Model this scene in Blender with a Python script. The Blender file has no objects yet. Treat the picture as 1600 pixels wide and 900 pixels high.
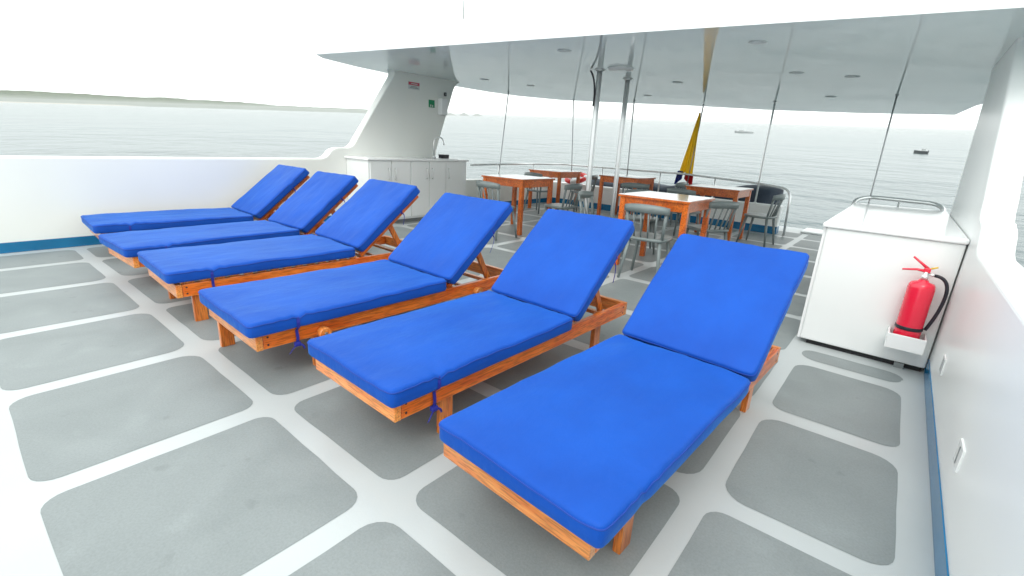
import bpy, bmesh, math, random
from mathutils import Vector, Matrix, noise
random.seed(7)
R = math.radians
S = bpy.context.scene
COL = S.collection

# ------------------------------------------------------------------ camera
cam_d = bpy.data.cameras.new('camera'); cam = bpy.data.objects.new('camera', cam_d); COL.objects.link(cam)
cam_d.sensor_width = 36.0
cam_d.lens = 36.0 * 730.78 / 1600
cam_d.clip_start = 0.05; cam_d.clip_end = 30000
EYE = Vector((0, 0, 1.264))
AX_R = Vector((0.7684119, 0.6377915, 0.0525839)); AX_U = Vector((-0.2248108, 0.1920925, 0.9552804)); AX_F = Vector((-0.5991687, 0.7458703, -0.2909886))
m3 = Matrix((AX_R, AX_U, -AX_F)).transposed()
cam.matrix_world = Matrix.Translation(EYE) @ m3.to_4x4()
S.camera = cam

# ------------------------------------------------------------------ world, sun, exposure
SUN_ELEV, SUN_AZ = R(48), R(165)          # azimuth clockwise from +Y: a veiled sun over the bow, behind the camera
w = bpy.data.worlds.new('World'); S.world = w; w.use_nodes = True
nt = w.node_tree; nt.nodes.clear()
sky = nt.nodes.new('ShaderNodeTexSky'); sky.sky_type = 'NISHITA'; sky.sun_disc = False
sky.sun_elevation = SUN_ELEV; sky.sun_rotation = SUN_AZ; sky.dust_density = 6.0; sky.air_density = 1.0; sky.ozone_density = 1.0
hs = nt.nodes.new('ShaderNodeHueSaturation'); hs.inputs['Saturation'].default_value = 0.10
mx = nt.nodes.new('ShaderNodeMix'); mx.data_type = 'RGBA'; mx.inputs['Factor'].default_value = 0.85
mx.inputs['B'].default_value = (9.1, 9.6, 9.45, 1)     # the overcast layer, an even white
bg = nt.nodes.new('ShaderNodeBackground'); bg.inputs['Strength'].default_value = 0.13
wo = nt.nodes.new('ShaderNodeOutputWorld')
nt.links.new(sky.outputs[0], hs.inputs['Color']); nt.links.new(hs.outputs[0], mx.inputs['A'])
nt.links.new(mx.outputs['Result'], bg.inputs['Color']); nt.links.new(bg.outputs[0], wo.inputs[0])
sd = bpy.data.lights.new('sun', 'SUN'); sun = bpy.data.objects.new('sun', sd); COL.objects.link(sun)
sd.energy = 0.5; sd.angle = R(30); sd.color = (1.0, 0.97, 0.92)
sdir = Vector((math.sin(SUN_AZ) * math.cos(SUN_ELEV), math.cos(SUN_AZ) * math.cos(SUN_ELEV), math.sin(SUN_ELEV)))
sun.rotation_euler = sdir.to_track_quat('Z', 'Y').to_euler(); sun.location = (0, 0, 30)
S.view_settings.view_transform = 'Standard'; S.view_settings.look = 'None'
S.view_settings.exposure = 0.72; S.view_settings.gamma = 1.0; S.view_settings.use_curve_mapping = False
S.render.engine = 'CYCLES'; S.cycles.use_denoising = True
S.cycles.max_bounces = 7; S.cycles.volume_bounces = 0; S.cycles.caustics_reflective = False; S.cycles.caustics_refractive = False

# ------------------------------------------------------------------ helpers
def tag(o, label=None, cat=None, group=None, kind=None):
    if label: o['label'] = label
    if cat: o['category'] = cat
    if group: o['group'] = group
    if kind: o['kind'] = kind
    return o
def link(name, me, mat, parent=None, smooth=False):
    o = bpy.data.objects.new(name, me); COL.objects.link(o)
    if mat is not None and len(me.materials) == 0: me.materials.append(mat)
    if parent is not None: o.parent = parent
    if smooth:
        for p_ in me.polygons: p_.use_smooth = True
    return o
def empty(name, loc=(0, 0, 0), rz=0.0):
    o = bpy.data.objects.new(name, None); COL.objects.link(o); o.location = loc; o.rotation_euler = (0, 0, rz); o.empty_display_size = .1
    return o
def copy_tree(o, parent=None):
    c = o.copy(); COL.objects.link(c); c.parent = parent
    for ch in list(o.children): copy_tree(ch, c)
    return c
def mesh(name, v, f):
    me = bpy.data.meshes.new(name); me.from_pydata([tuple(a) for a in v], [], f); me.update(); return me
def bm_mesh(name, bm):
    bmesh.ops.recalc_face_normals(bm, faces=bm.faces[:])
    me = bpy.data.meshes.new(name); bm.to_mesh(me); bm.free(); return me
def add_box(bm, lo, hi, mat=None, bev=0.0, seg=2):
    r = bmesh.ops.create_cube(bm, size=1.0); vs = r['verts']
    c = [(a + b) / 2 for a, b in zip(lo, hi)]; s = [abs(b - a) for a, b in zip(lo, hi)]
    for v in vs: v.co = Vector((v.co.x * s[0] + c[0], v.co.y * s[1] + c[1], v.co.z * s[2] + c[2]))
    if bev > 0:
        es = list({e for v in vs for e in v.link_edges})
        rb = bmesh.ops.bevel(bm, geom=es, offset=bev, segments=seg, affect='EDGES', profile=.5)
        vs = list({v for f in rb['faces'] for v in f.verts} | {v for v in vs if v.is_valid})
    if mat is not None:
        for v in vs: v.co = mat @ v.co
    return vs
def box(name, lo, hi, m, parent=None, bev=0.0, seg=2, mat=None):
    bm = bmesh.new(); add_box(bm, lo, hi, mat, bev, seg); return link(name, bm_mesh(name, bm), m, parent)
def add_tube(bm, pts, rad, seg=10, caps=True):
    pts = [Vector(p_) for p_ in pts]; n = len(pts)
    rads = rad if isinstance(rad, (list, tuple)) else [rad] * n
    rings = []; prev = None
    for i, p_ in enumerate(pts):
        t = ((pts[min(i + 1, n - 1)] - p_).normalized() + (p_ - pts[max(i - 1, 0)]).normalized())
        t = t.normalized() if t.length > 1e-6 else Vector((0, 0, 1))
        if prev is None:
            a = Vector((0, 0, 1)) if abs(t.z) < .9 else Vector((1, 0, 0)); x = t.cross(a).normalized()
        else:
            x = (prev - t * prev.dot(t)).normalized()
        prev = x; y = t.cross(x)
        rings.append([bm.verts.new(p_ + (x * math.cos(2 * math.pi * k / seg) + y * math.sin(2 * math.pi * k / seg)) * rads[i]) for k in range(seg)])
    for a, b in zip(rings, rings[1:]):
        for k in range(seg):
            f = bm.faces.new((a[k], a[(k + 1) % seg], b[(k + 1) % seg], b[k])); f.smooth = True
    if caps:
        bm.faces.new(rings[0][::-1]); bm.faces.new(rings[-1])
def tube(name, pts, rad, m, parent=None, seg=10):
    bm = bmesh.new(); add_tube(bm, pts, rad, seg); return link(name, bm_mesh(name, bm), m, parent)
def add_lathe(bm, prof, seg=24, off=(0, 0, 0)):
    rings = [[bm.verts.new((off[0] + r * math.cos(2 * math.pi * k / seg), off[1] + r * math.sin(2 * math.pi * k / seg), off[2] + z)) for k in range(seg)] for r, z in prof]
    for a, b in zip(rings, rings[1:]):
        for k in range(seg):
            f = bm.faces.new((a[k], a[(k + 1) % seg], b[(k + 1) % seg], b[k])); f.smooth = True
    bm.faces.new(rings[0][::-1]); bm.faces.new(rings[-1])
def lathe(name, prof, m, parent=None, seg=24, off=(0, 0, 0)):
    bm = bmesh.new(); add_lathe(bm, prof, seg, off); return link(name, bm_mesh(name, bm), m, parent)
def bez(p0, p1, p2, n=8):
    p0, p1, p2 = Vector(p0), Vector(p1), Vector(p2)
    return [p0 * (1 - t) ** 2 + p1 * 2 * t * (1 - t) + p2 * t * t for t in [i / n for i in range(n + 1)]]
def rounded(pts, rad, n=6):
    out = [Vector(pts[0])]
    for a, b, c in zip(pts, pts[1:], pts[2:]):
        a, b, c = Vector(a), Vector(b), Vector(c)
        r = min(rad, (a - b).length * .49, (c - b).length * .49)
        out += bez(b + (a - b).normalized() * r, b, b + (c - b).normalized() * r, n)
    return out + [Vector(pts[-1])]

# ------------------------------------------------------------------ materials
def new_mat(name, base, rough=.5, metal=0.0, spec=.5, **kw):
    m = bpy.data.materials.new(name); m.use_nodes = True
    b = m.node_tree.nodes['Principled BSDF']
    b.inputs['Base Color'].default_value = (*base, 1); b.inputs['Roughness'].default_value = rough
    b.inputs['Metallic'].default_value = metal; b.inputs['Specular IOR Level'].default_value = spec
    for k, v in kw.items(): b.inputs[k.replace('_', ' ')].default_value = v
    return m
def nodes(m): return m.node_tree, m.node_tree.nodes['Principled BSDF']
def vary(m, scale, lo, hi, detail=4, stretch=(1, 1, 1), rough=None, dist=0.0):
    """colour mottling between lo and hi, from object coordinates"""
    t, b = nodes(m)
    tc = t.nodes.new('ShaderNodeTexCoord'); mp = t.nodes.new('ShaderNodeMapping'); mp.inputs['Scale'].default_value = stretch
    nz = t.nodes.new('ShaderNodeTexNoise'); nz.inputs['Scale'].default_value = scale; nz.inputs['Detail'].default_value = detail; nz.inputs['Distortion'].default_value = dist
    cr = t.nodes.new('ShaderNodeValToRGB'); cr.color_ramp.elements[0].position = .32; cr.color_ramp.elements[1].position = .68
    cr.color_ramp.elements[0].color = (*lo, 1); cr.color_ramp.elements[1].color = (*hi, 1)
    t.links.new(tc.outputs['Object'], mp.inputs[0]); t.links.new(mp.outputs[0], nz.inputs['Vector']); t.links.new(nz.outputs['Fac'], cr.inputs[0])
    t.links.new(cr.outputs[0], b.inputs['Base Color'])
    if rough:
        mr = t.nodes.new('ShaderNodeMapRange'); mr.inputs['To Min'].default_value = rough[0]; mr.inputs['To Max'].default_value = rough[1]
        t.links.new(nz.outputs['Fac'], mr.inputs[0]); t.links.new(mr.outputs[0], b.inputs['Roughness'])
    return mp
def bump(m, scale, strength, distance, detail=3, stretch=(1, 1, 1), prev=None, geo=False):
    t, b = nodes(m)
    if geo:
        g = t.nodes.new('ShaderNodeNewGeometry'); src = g.outputs['Position']
    else:
        tc = t.nodes.new('ShaderNodeTexCoord'); src = tc.outputs['Object']
    mp = t.nodes.new('ShaderNodeMapping'); mp.inputs['Scale'].default_value = stretch
    nz = t.nodes.new('ShaderNodeTexNoise'); nz.inputs['Scale'].default_value = scale; nz.inputs['Detail'].default_value = detail
    bp = t.nodes.new('ShaderNodeBump'); bp.inputs['Strength'].default_value = strength; bp.inputs['Distance'].default_value = distance
    t.links.new(src, mp.inputs[0]); t.links.new(mp.outputs[0], nz.inputs['Vector']); t.links.new(nz.outputs['Fac'], bp.inputs['Height'])
    if prev is not None: t.links.new(prev.outputs[0], bp.inputs['Normal'])
    t.links.new(bp.outputs[0], b.inputs['Normal'])
    return bp

M = {}
M['gel'] = new_mat('white_gelcoat', (.80, .83, .82), .30)
vary(M['gel'], .9, (.84, .86, .85), (.88, .90, .89)); bump(M['gel'], 1.6, .25, .01)
M['satin'] = new_mat('white_satin_gelcoat', (.82, .84, .82), .38)
vary(M['satin'], .9, (.82, .83, .79), (.86, .87, .83)); bump(M['satin'], 1.6, .2, .01)
M['ceil'] = new_mat('ceiling_gelcoat', (.70, .75, .75), .05, spec=.8)
vary(M['ceil'], .5, (.80, .87, .865), (.84, .91, .905)); bump(M['ceil'], 1.1, .42, .010, detail=1.0)
M['deck'] = new_mat('white_deck_paint', (.80, .84, .83), .32)
b_ = vary(M['deck'], 1.2, (.44, .472, .475), (.50, .535, .54), detail=8); bump(M['deck'], 90, .15, .002)
M['panel'] = new_mat('grey_non_skid_paint', (.33, .37, .37), .5)
M['stripe'] = new_mat('blue_stripe_paint', (.004, .15, .32), .22)
vary(M['stripe'], 3, (.003, .13, .28), (.006, .17, .36))
M['steel'] = new_mat('stainless_steel', (.80, .82, .82), .32, .8)
M['dark_steel'] = new_mat('weathered_steel', (.40, .42, .43), .35, .8)
M['white_lam'] = new_mat('white_laminate', (.86, .87, .87), .12)
M['door'] = new_mat('white_cupboard', (.82, .84, .83), .28)
M['grey_plastic'] = new_mat('grey_plastic', (.16, .20, .20), .38)
vary(M['grey_plastic'], 6, (.17, .205, .205), (.22, .255, .255))
M['black'] = new_mat('black_rubber', (.012, .011, .02), .45)
M['red'] = new_mat('red_enamel', (.78, .014, .05), .25, Coat_Weight=.5)
M['yellow_plastic'] = new_mat('yellow_plastic', (.75, .5, .05), .4)
M['sign_red'] = new_mat('sign_red', (.60, .10, .14), .5)
M['sign_white'] = new_mat('sign_white', (.62, .64, .64), .5)
M['sign_grey'] = new_mat('sign_grey', (.25, .27, .27), .5)
M['sign_green'] = new_mat('sign_green', (.005, .26, .10), .4)
M['strap'] = new_mat('navy_strap', (.012, .02, .28), .7)
M['tarp'] = new_mat('navy_canvas', (.020, .035, .065), .75)
vary(M['tarp'], 3, (.016, .028, .05), (.035, .055, .085)); bump(M['tarp'], 6, .6, .03)
M['flag_yellow'] = new_mat('flag_yellow', (.95, .72, .04), .7)
M['flag_blue'] = new_mat('flag_blue', (.02, .05, .30), .7)
M['flag_red'] = new_mat('flag_red', (.55, .02, .03), .7)
for k in ('flag_yellow', 'flag_blue', 'flag_red'):
    t, b = nodes(M[k]); tr = t.nodes.new('ShaderNodeBsdfTranslucent'); tr.inputs['Color'].default_value = b.inputs['Base Color'].default_value
    ms = t.nodes.new('ShaderNodeMixShader'); ms.inputs[0].default_value = .62; om = [n for n in t.nodes if n.type == 'OUTPUT_MATERIAL'][0]
    t.links.new(b.outputs[0], ms.inputs[1]); t.links.new(tr.outputs[0], ms.inputs[2]); t.links.new(ms.outputs[0], om.inputs['Surface'])
M['lens'] = new_mat('lamp_lens', (.68, .72, .72), .3)
M['lamp_trim'] = new_mat('lamp_trim', (.72, .76, .76), .3)
M['ring_red'] = new_mat('lifebuoy_red', (.75, .03, .03), .45)
M['gap_shade'] = new_mat('gap_shade_black', (.01, .01, .012), .6)
# non-skid: mottled grey with a fine grit
t, b = nodes(M['panel'])
vary(M['panel'], 2.6, (.212, .240, .242), (.252, .282, .285), detail=12, dist=.5)
src = b.inputs['Base Color'].links[0].from_socket
gp = t.nodes.new('ShaderNodeNewGeometry')
def stain(scale, lo, hi, amount, src, detail=3):
    nz = t.nodes.new('ShaderNodeTexNoise'); nz.inputs['Scale'].default_value = scale; nz.inputs['Detail'].default_value = detail
    mr = t.nodes.new('ShaderNodeMapRange'); mr.inputs['From Min'].default_value = lo; mr.inputs['From Max'].default_value = hi; mr.inputs['To Min'].default_value = 1.0; mr.inputs['To Max'].default_value = amount
    mu = t.nodes.new('ShaderNodeMix'); mu.data_type = 'RGBA'; mu.blend_type = 'MULTIPLY'; mu.inputs['Factor'].default_value = 1.0
    t.links.new(gp.outputs['Position'], nz.inputs['Vector']); t.links.new(nz.outputs['Fac'], mr.inputs[0]); t.links.new(src, mu.inputs['A']); t.links.new(mr.outputs[0], mu.inputs['B'])
    return mu.outputs['Result']
src = stain(120, .35, .75, .88, src, 2)          # grit
src = stain(7, .67, .74, .86, src)               # small dark spots
src = stain(4.3, .60, .80, 1.13, src, 6)         # paler scuffs
t.links.new(src, b.inputs['Base Color'])
g1 = bump(M['panel'], 260, .35, .0015, geo=True)
# fabric
M['fabric'] = new_mat('blue_canvas', (.004, .06, .42), .6, spec=.25, Sheen_Weight=.26, Sheen_Roughness=.35)
M['fabric'].node_tree.nodes['Principled BSDF'].inputs['Sheen Tint'].default_value = (.12, .55, 1, 1)
vary(M['fabric'], 3.0, (.0008, .058, .36), (.0014, .076, .44), detail=7)
b1 = bump(M['fabric'], 8, .55, .022, detail=5, stretch=(1, .5, 1)); bump(M['fabric'], 420, .12, .001, prev=b1)
M['piping'] = new_mat('blue_piping', (.002, .045, .32), .7)
# varnished wood, grain along Y (long rails) or X (cross pieces)
def wood(name, stretch, lo, hi, rough=.28):
    m = new_mat(name, lo, rough, Coat_Weight=.5, Coat_Roughness=.12)
    vary(m, 5, lo, hi, detail=6, stretch=stretch, dist=.8); bump(m, 14, .15, .003, stretch=stretch)
    t, b = nodes(m); src = b.inputs['Base Color'].links[0].from_socket
    oi = t.nodes.new('ShaderNodeObjectInfo'); mr = t.nodes.new('ShaderNodeMapRange'); mr.inputs['To Min'].default_value = .72; mr.inputs['To Max'].default_value = 1.08
    tc = t.nodes.new('ShaderNodeTexCoord'); mp = t.nodes.new('ShaderNodeMapping'); mp.inputs['Scale'].default_value = [q * 2.2 for q in stretch]
    nz = t.nodes.new('ShaderNodeTexNoise'); nz.inputs['Scale'].default_value = 9; nz.inputs['Detail'].default_value = 3
    m2 = t.nodes.new('ShaderNodeMapRange'); m2.inputs['From Min'].default_value = .38; m2.inputs['From Max'].default_value = .55; m2.inputs['To Min'].default_value = .62; m2.inputs['To Max'].default_value = 1.0
    mm = t.nodes.new('ShaderNodeMath'); mm.operation = 'MULTIPLY'
    mu = t.nodes.new('ShaderNodeMix'); mu.data_type = 'RGBA'; mu.blend_type = 'MULTIPLY'; mu.inputs['Factor'].default_value = 1.0
    t.links.new(tc.outputs['Object'], mp.inputs[0]); t.links.new(mp.outputs[0], nz.inputs['Vector']); t.links.new(nz.outputs['Fac'], m2.inputs[0])
    t.links.new(oi.outputs['Random'], mr.inputs[0]); t.links.new(mr.outputs[0], mm.inputs[0]); t.links.new(m2.outputs[0], mm.inputs[1])
    t.links.new(src, mu.inputs['A']); t.links.new(mm.outputs[0], mu.inputs['B']); t.links.new(mu.outputs['Result'], b.inputs['Base Color'])
    return m
M['wood_y'] = wood('orange_varnished_wood', (7, .7, 7), (.68, .11, .008), (.95, .25, .030))
M['wood_x'] = wood('orange_wood_cross_grain', (.7, 7, 7), (.78, .20, .03), (.97, .40, .10))  # paler than the rails: front light on foot boards mixed into natural tone
M['wood_z'] = wood('orange_wood_upright_grain', (7, 7, .7), (.62, .13, .012), (.88, .28, .04))
M['table_wood'] = wood('table_wood', (3, 3, 3), (.68, .12, .010), (.86, .21, .028))

# ------------------------------------------------------------------ sea, coast, islets (the boat trims by the stern, so the sea stands tilted to its deck)
SEA_N = Vector((0.01858475, -0.05801881, 0.99814249)).normalized(); SEA_H = 5.5
SEA_O = EYE - SEA_N * SEA_H
sy = (Vector((0, 1, 0)) - SEA_N * SEA_N.y).normalized(); sx = sy.cross(SEA_N)
SEA_M = Matrix.Translation(SEA_O) @ Matrix((sx, sy, SEA_N)).transposed().to_4x4()
rings = [0, 12, 30, 60, 120, 250, 500, 1000, 2000, 4000, 9000]; seg = 96
vv = [(0, 0, 0)]; ff = []
for r in rings[1:]: vv += [(r * math.cos(2 * math.pi * k / seg), r * math.sin(2 * math.pi * k / seg), 0) for k in range(seg)]
for k in range(seg): ff.append((0, 1 + k, 1 + (k + 1) % seg))
for i in range(len(rings) - 2):
    a = 1 + i * seg; c = a + seg
    for k in range(seg): ff.append((a + k, c + k, c + (k + 1) % seg, a + (k + 1) % seg))
M['sea'] = new_mat('sea_water', (.045, .078, .085), .25, spec=.30)
t, b = nodes(M['sea'])
tc = t.nodes.new('ShaderNodeTexCoord'); last = None
for sc, dist, st in ((.03, 2.2, (1, 1.3, 1)), (.13, .8, (1, 1.5, 1)), (.6, .20, (1, 1.4, 1)), (2.4, .05, (1, 1.2, 1))):
    mp = t.nodes.new('ShaderNodeMapping'); mp.inputs['Scale'].default_value = st; mp.inputs['Rotation'].default_value = (0, 0, R(14))
    nz = t.nodes.new('ShaderNodeTexNoise'); nz.inputs['Scale'].default_value = sc; nz.inputs['Detail'].default_value = 4
    bp = t.nodes.new('ShaderNodeBump'); bp.inputs['Strength'].default_value = .8; bp.inputs['Distance'].default_value = dist
    t.links.new(tc.outputs['Object'], mp.inputs[0]); t.links.new(mp.outputs[0], nz.inputs['Vector']); t.links.new(nz.outputs['Fac'], bp.inputs['Height'])
    if last: t.links.new(last.outputs[0], bp.inputs['Normal'])
    last = bp
t.links.new(last.outputs[0], b.inputs['Normal'])
sea = link('sea', mesh('sea', vv, ff), M['sea']); sea.matrix_world = SEA_M; tag(sea, 'calm pale green sea around the boat', kind='structure')

def px_ray(x, y):
    return (AX_R * ((x - 800) / 730.78) - AX_U * ((y - 450) / 730.78) + AX_F).normalized()
def sea_bearing(x, y):
    d = SEA_M.inverted().to_3x3() @ px_ray(x, y); return math.atan2(d.y, d.x) % (2 * math.pi)
M['forest'] = new_mat('coastal_scrub', (.06, .085, .045), .9)
vary(M['forest'], .035, (.035, .06, .025), (.11, .13, .075), detail=8)
M['sand'] = new_mat('sand', (.5, .44, .36), .9)
def ridge(name, bear0, bear1, dist, height, depth, n, seed, label, ends=.12, h_end=None):
    vv, ff = [], []; m = 7
    for i in range(n + 1):
        u = i / n; a = bear0 + (bear1 - bear0) * u
        env = min(1, u / ends, (1 - u) / ends) if ends > 0 else 1
        hh = height + ((h_end - height) * u if h_end is not None else 0)
        wob = 45 * noise.noise(Vector((u * 9, seed, 0))) if dist > 1000 else 0
        for j in range(m + 1):
            v = j / m; prof = [0, .32, .52, .70, .84, .94, 1.0, .9][j]
            nz = 1 + .13 * noise.noise(Vector((u * n * .11, j * .6, seed))) + .07 * noise.noise(Vector((u * n * .42, j * .9, seed + 5)))
            rr = dist + wob + depth * v
            vv.append((rr * math.cos(a), rr * math.sin(a), hh * prof * nz * (.25 + .75 * env) - (.6 if j == 0 else 0)))
    for i in range(n):
        for j in range(m):
            a = i * (m + 1) + j; ff.append((a, a + m + 1, a + m + 2, a + 1))
    o = link(name, mesh(name, vv, ff), M['forest'], smooth=True); o.matrix_world = SEA_M; tag(o, label, kind='structure'); return o
ridge('coastline', sea_bearing(-420, 130), sea_bearing(640, 182), 1750, 23, 420, 420, 3.1, 'low wooded shore across the water on the left', ends=.04, h_end=13)
ridge('far_hills', sea_bearing(-420, 130), sea_bearing(560, 178), 3600, 70, 500, 160, 8.4, 'faint hazy hills behind the wooded shore', ends=.3, h_end=30)
ridge('islet', sea_bearing(694, 188), sea_bearing(712, 189), 2300, 11, 60, 20, 1.2, 'faint rocky islet nearest the pillar', ends=.5)
ridge('islet', sea_bearing(718, 189), sea_bearing(732, 190), 2300, 16, 60, 18, 2.6, 'tallest faint rocky islet on the horizon', ends=.5)
ridge('islet', sea_bearing(739, 190), sea_bearing(753, 191), 2300, 13, 60, 18, 4.7, 'rightmost faint rocky islet on the horizon', ends=.5)
# beach strip under the left end of the shore
vv, ff = [], []; a0, a1 = sea_bearing(-420, 130), sea_bearing(225, 163); n = 160
for i in range(n + 1):
    u = i / n; a = a0 + (a1 - a0) * u; bear_u = (a - sea_bearing(-420, 130)) / (sea_bearing(640, 182) - sea_bearing(-420, 130))
    rr = 1750 + 45 * noise.noise(Vector((bear_u * 9, 3.1, 0)))
    e = min(1, (1 - u) * 12)
    vv += [((rr - 30 * e) * math.cos(a), (rr - 30 * e) * math.sin(a), -.2), ((rr + 6) * math.cos(a), (rr + 6) * math.sin(a), 2.2 * e)]
for i in range(n): ff.append((2 * i, 2 * i + 2, 2 * i + 3, 2 * i + 1))
o = link('beach', mesh('beach', vv, ff), M['sand']); o.matrix_world = SEA_M; tag(o, 'pale sand strip below the wooded shore', kind='structure')

# ------------------------------------------------------------------ deck with its painted panels
XL, XR = -6.59, 0.36
deck = box('deck', (XL - .10, -3.2, -.12), (XR + .10, 10.75, 0), M['deck']); tag(deck, 'white painted sun deck with grey non-skid squares', kind='structure')
cols = [(-6.47, -5.905), (-5.81, -5.03), (-4.93, -4.045), (-3.945, -3.095), (-2.995, -2.165), (-2.065, -1.26), (-1.16, -.39), (-.30, .252)]
rows = [(-2.2, -1.25), (-1.15, -.25), (.02, .79), (.888, 1.635), (1.738, 2.51), (2.625, 3.395), (3.51, 4.39), (4.50, 5.22), (5.32, 6.16), (6.27, 7.18), (7.29, 8.22), (8.33, 9.18), (9.3, 9.95)]
def panel_mesh(x0, x1, y0, y1, rad):
    pts = []
    rad = min(rad, (x1 - x0) * .45, (y1 - y0) * .45)
    j = lambda: random.uniform(-.006, .006)
    rr = [rad * random.uniform(.8, 1.25) for _ in range(4)]
    cs = [(x1 - rr[0], y1 - rr[0], 0, rr[0]), (x0 + rr[1], y1 - rr[1], 90, rr[1]), (x0 + rr[2], y0 + rr[2], 180, rr[2]), (x1 - rr[3], y0 + rr[3], 270, rr[3])]
    dx, dy = j(), j()
    for cx, cy, a0, r in cs:
        ox, oy = j(), j()
        for k in range(6):
            a = R(a0 + 90 * k / 5); pts.append((cx + ox + r * math.cos(a), cy + oy + r * math.sin(a)))
    # wavering edges
    out = []
    for i, a in enumerate(pts):
        b = pts[(i + 1) % len(pts)]; d = math.hypot(b[0] - a[0], b[1] - a[1]); n = max(1, int(d / .12))
        for k in range(n):
            q = k / n; out.append((a[0] + (b[0] - a[0]) * q + (random.uniform(-.002, .002) if k else 0), a[1] + (b[1] - a[1]) * q + (random.uniform(-.002, .002) if k else 0)))
    n = len(out)
    v = [(x, y, .0012) for x, y in out]
    f = [tuple(range(n))]
    return mesh('non_skid_panel', v, f)
for ci, (x0, x1) in enumerate(cols):
    for ri, (y0, y1) in enumerate(rows):
        if ci == 7 and 3.4 < y0 < 6.2:
            if y0 > 3.6: continue
            y1 = 3.70
        if y0 > 9.2 and x1 < -1.3: continue
        link('non_skid_panel', panel_mesh(x0, x1, y0, y1, .085), M['panel'], deck)
# raised white margin at the aft edge of the deck
box('aft_margin', (-1.32, 10.05, 0), (XR - .01, 10.72, .035), M['gel'], deck, bev=.015)

# ------------------------------------------------------------------ bulwarks with their leaning pillars
def bulwark(name, label, side, prof, x_in, thick, m):
    """prof: closed outline in (y, z); extruded outward from the inner face x_in"""
    root = empty(name, (x_in, 3.0, 0)); tag(root, label, 'bulwark')
    x0, x1 = x_in, x_in + side * thick
    bm = bmesh.new()
    a = [bm.verts.new((x0 - x_in, y - 3.0, z)) for y, z in prof]; b = [bm.verts.new((x1 - x_in, y - 3.0, z)) for y, z in prof]
    n = len(prof)
    for i in range(n): bm.faces.new((a[i], a[(i + 1) % n], b[(i + 1) % n], b[i]))
    fa = bm.faces.new(a); fb = bm.faces.new(b)
    bmesh.ops.recalc_face_normals(bm, faces=bm.faces[:])
    es = [e for e in list(fa.edges) + list(fb.edges)]
    bmesh.ops.bevel(bm, geom=es, offset=.018, segments=3, affect='EDGES', profile=.5)
    bmesh.ops.triangulate(bm, faces=[f for f in bm.faces if len(f.verts) > 6])
    link('wall', bm_mesh('wall', bm), M[m], root)
    return root
def profile(zb0, zb1, ys, zs, yp, zp, ytop0, ytop1, ztop, ya, za, zlow):
    pts = [(-3.2, -.1), (-3.2, zb0), (ys - .30, zb1)]
    c = lambda a, b, d, n=6: [(v.x, v.y) for v in bez((*a, 0), (*b, 0), (*d, 0), n)]
    pts += c((ys - .14, zb1), (ys - .02, zb1), (ys + .04, (zb1 + zs) / 2))
    pts += c((ys + .04, (zb1 + zs) / 2), (ys + .10, zs), (ys + .24, zs))[1:]
    pts += c((yp - .10, zs), (yp, zp), (yp + .05, zp + .10))
    dy, dz = ytop0 - yp, ztop - zp; l = math.hypot(dy, dz)
    f0 = (ytop0 - dy / l * .16, ztop - dz / l * .16)
    pts += c(f0, (ytop0 - .01, ztop - .01), (ytop0 - .16, ztop))
    dy, dz = ytop1 - ya, ztop - za; l = math.hypot(dy, dz)
    f1 = (ytop1 - dy / l * .20, ztop - dz / l * .20)
    pts += c((ytop1 + .22, ztop), (ytop1, ztop), f1)
    pts += c((ya + .03, za + .06), (ya - .02, (za + zlow) / 2), (ya + .35, zlow))
    pts += [(9.42, zlow), (9.42, -.1)]
    return pts
def roof_z(x): return 2.30 - .0215 * (x + 6.6)
pl = profile(.885, .937, 3.74, 1.10, 4.19, 1.13, 5.02, 6.30, roof_z(XL) + .02, 5.80, 1.03, .58)
bl = bulwark('side_bulwark', 'long white bulwark with blue base stripe on the left, rising into the sign pillar', -1, pl, XL, .17, 'satin')
box('base_stripe', (.0, -6.2, .004), (.005, 6.36, .105), M['stripe'], bl)
pr = profile(.83, .855, 3.46, 1.00, 3.80, 1.02, 5.02, 6.30, roof_z(XR) + .02, 5.80, 1.00, .50)
br = bulwark('side_bulwark', 'glossy white bulwark with blue base stripe at the right edge, behind the fire extinguisher', 1, pr, XR, .145, 'gel')
box('base_stripe', (-.005, -6.2, .004), (.0, .82, .105), M['stripe'], br)
for (y, z) in ((3.19, .285), (2.13, .30)):
    wl = box('wall_light', (-.006, y - 3 - .052, z - .045), (.001, y - 3 + .052, z + .045), M['white_lam'], br, bev=.002)
    box('light_slot', (-.0085, y - 3 - .004, z - .034), (-.0055, y - 3 + .004, z + .034), M['sign_grey'], wl)

# low aft bulwark
ab = empty('aft_bulwark', (-4.0, 9.45, 0)); tag(ab, 'low white aft bulwark with blue base stripe behind the tables', 'bulwark')
box('wall', (-2.58, -.10, -.05), (2.40, .12, .50), M['gel'], ab, bev=.02, seg=3)
box('base_stripe', (-2.58, -.105, .004), (2.405, -.10, .135), M['stripe'], ab)
box('base_stripe', (2.40, -.103, .005), (2.405, .10, .134), M['stripe'], ab)

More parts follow.
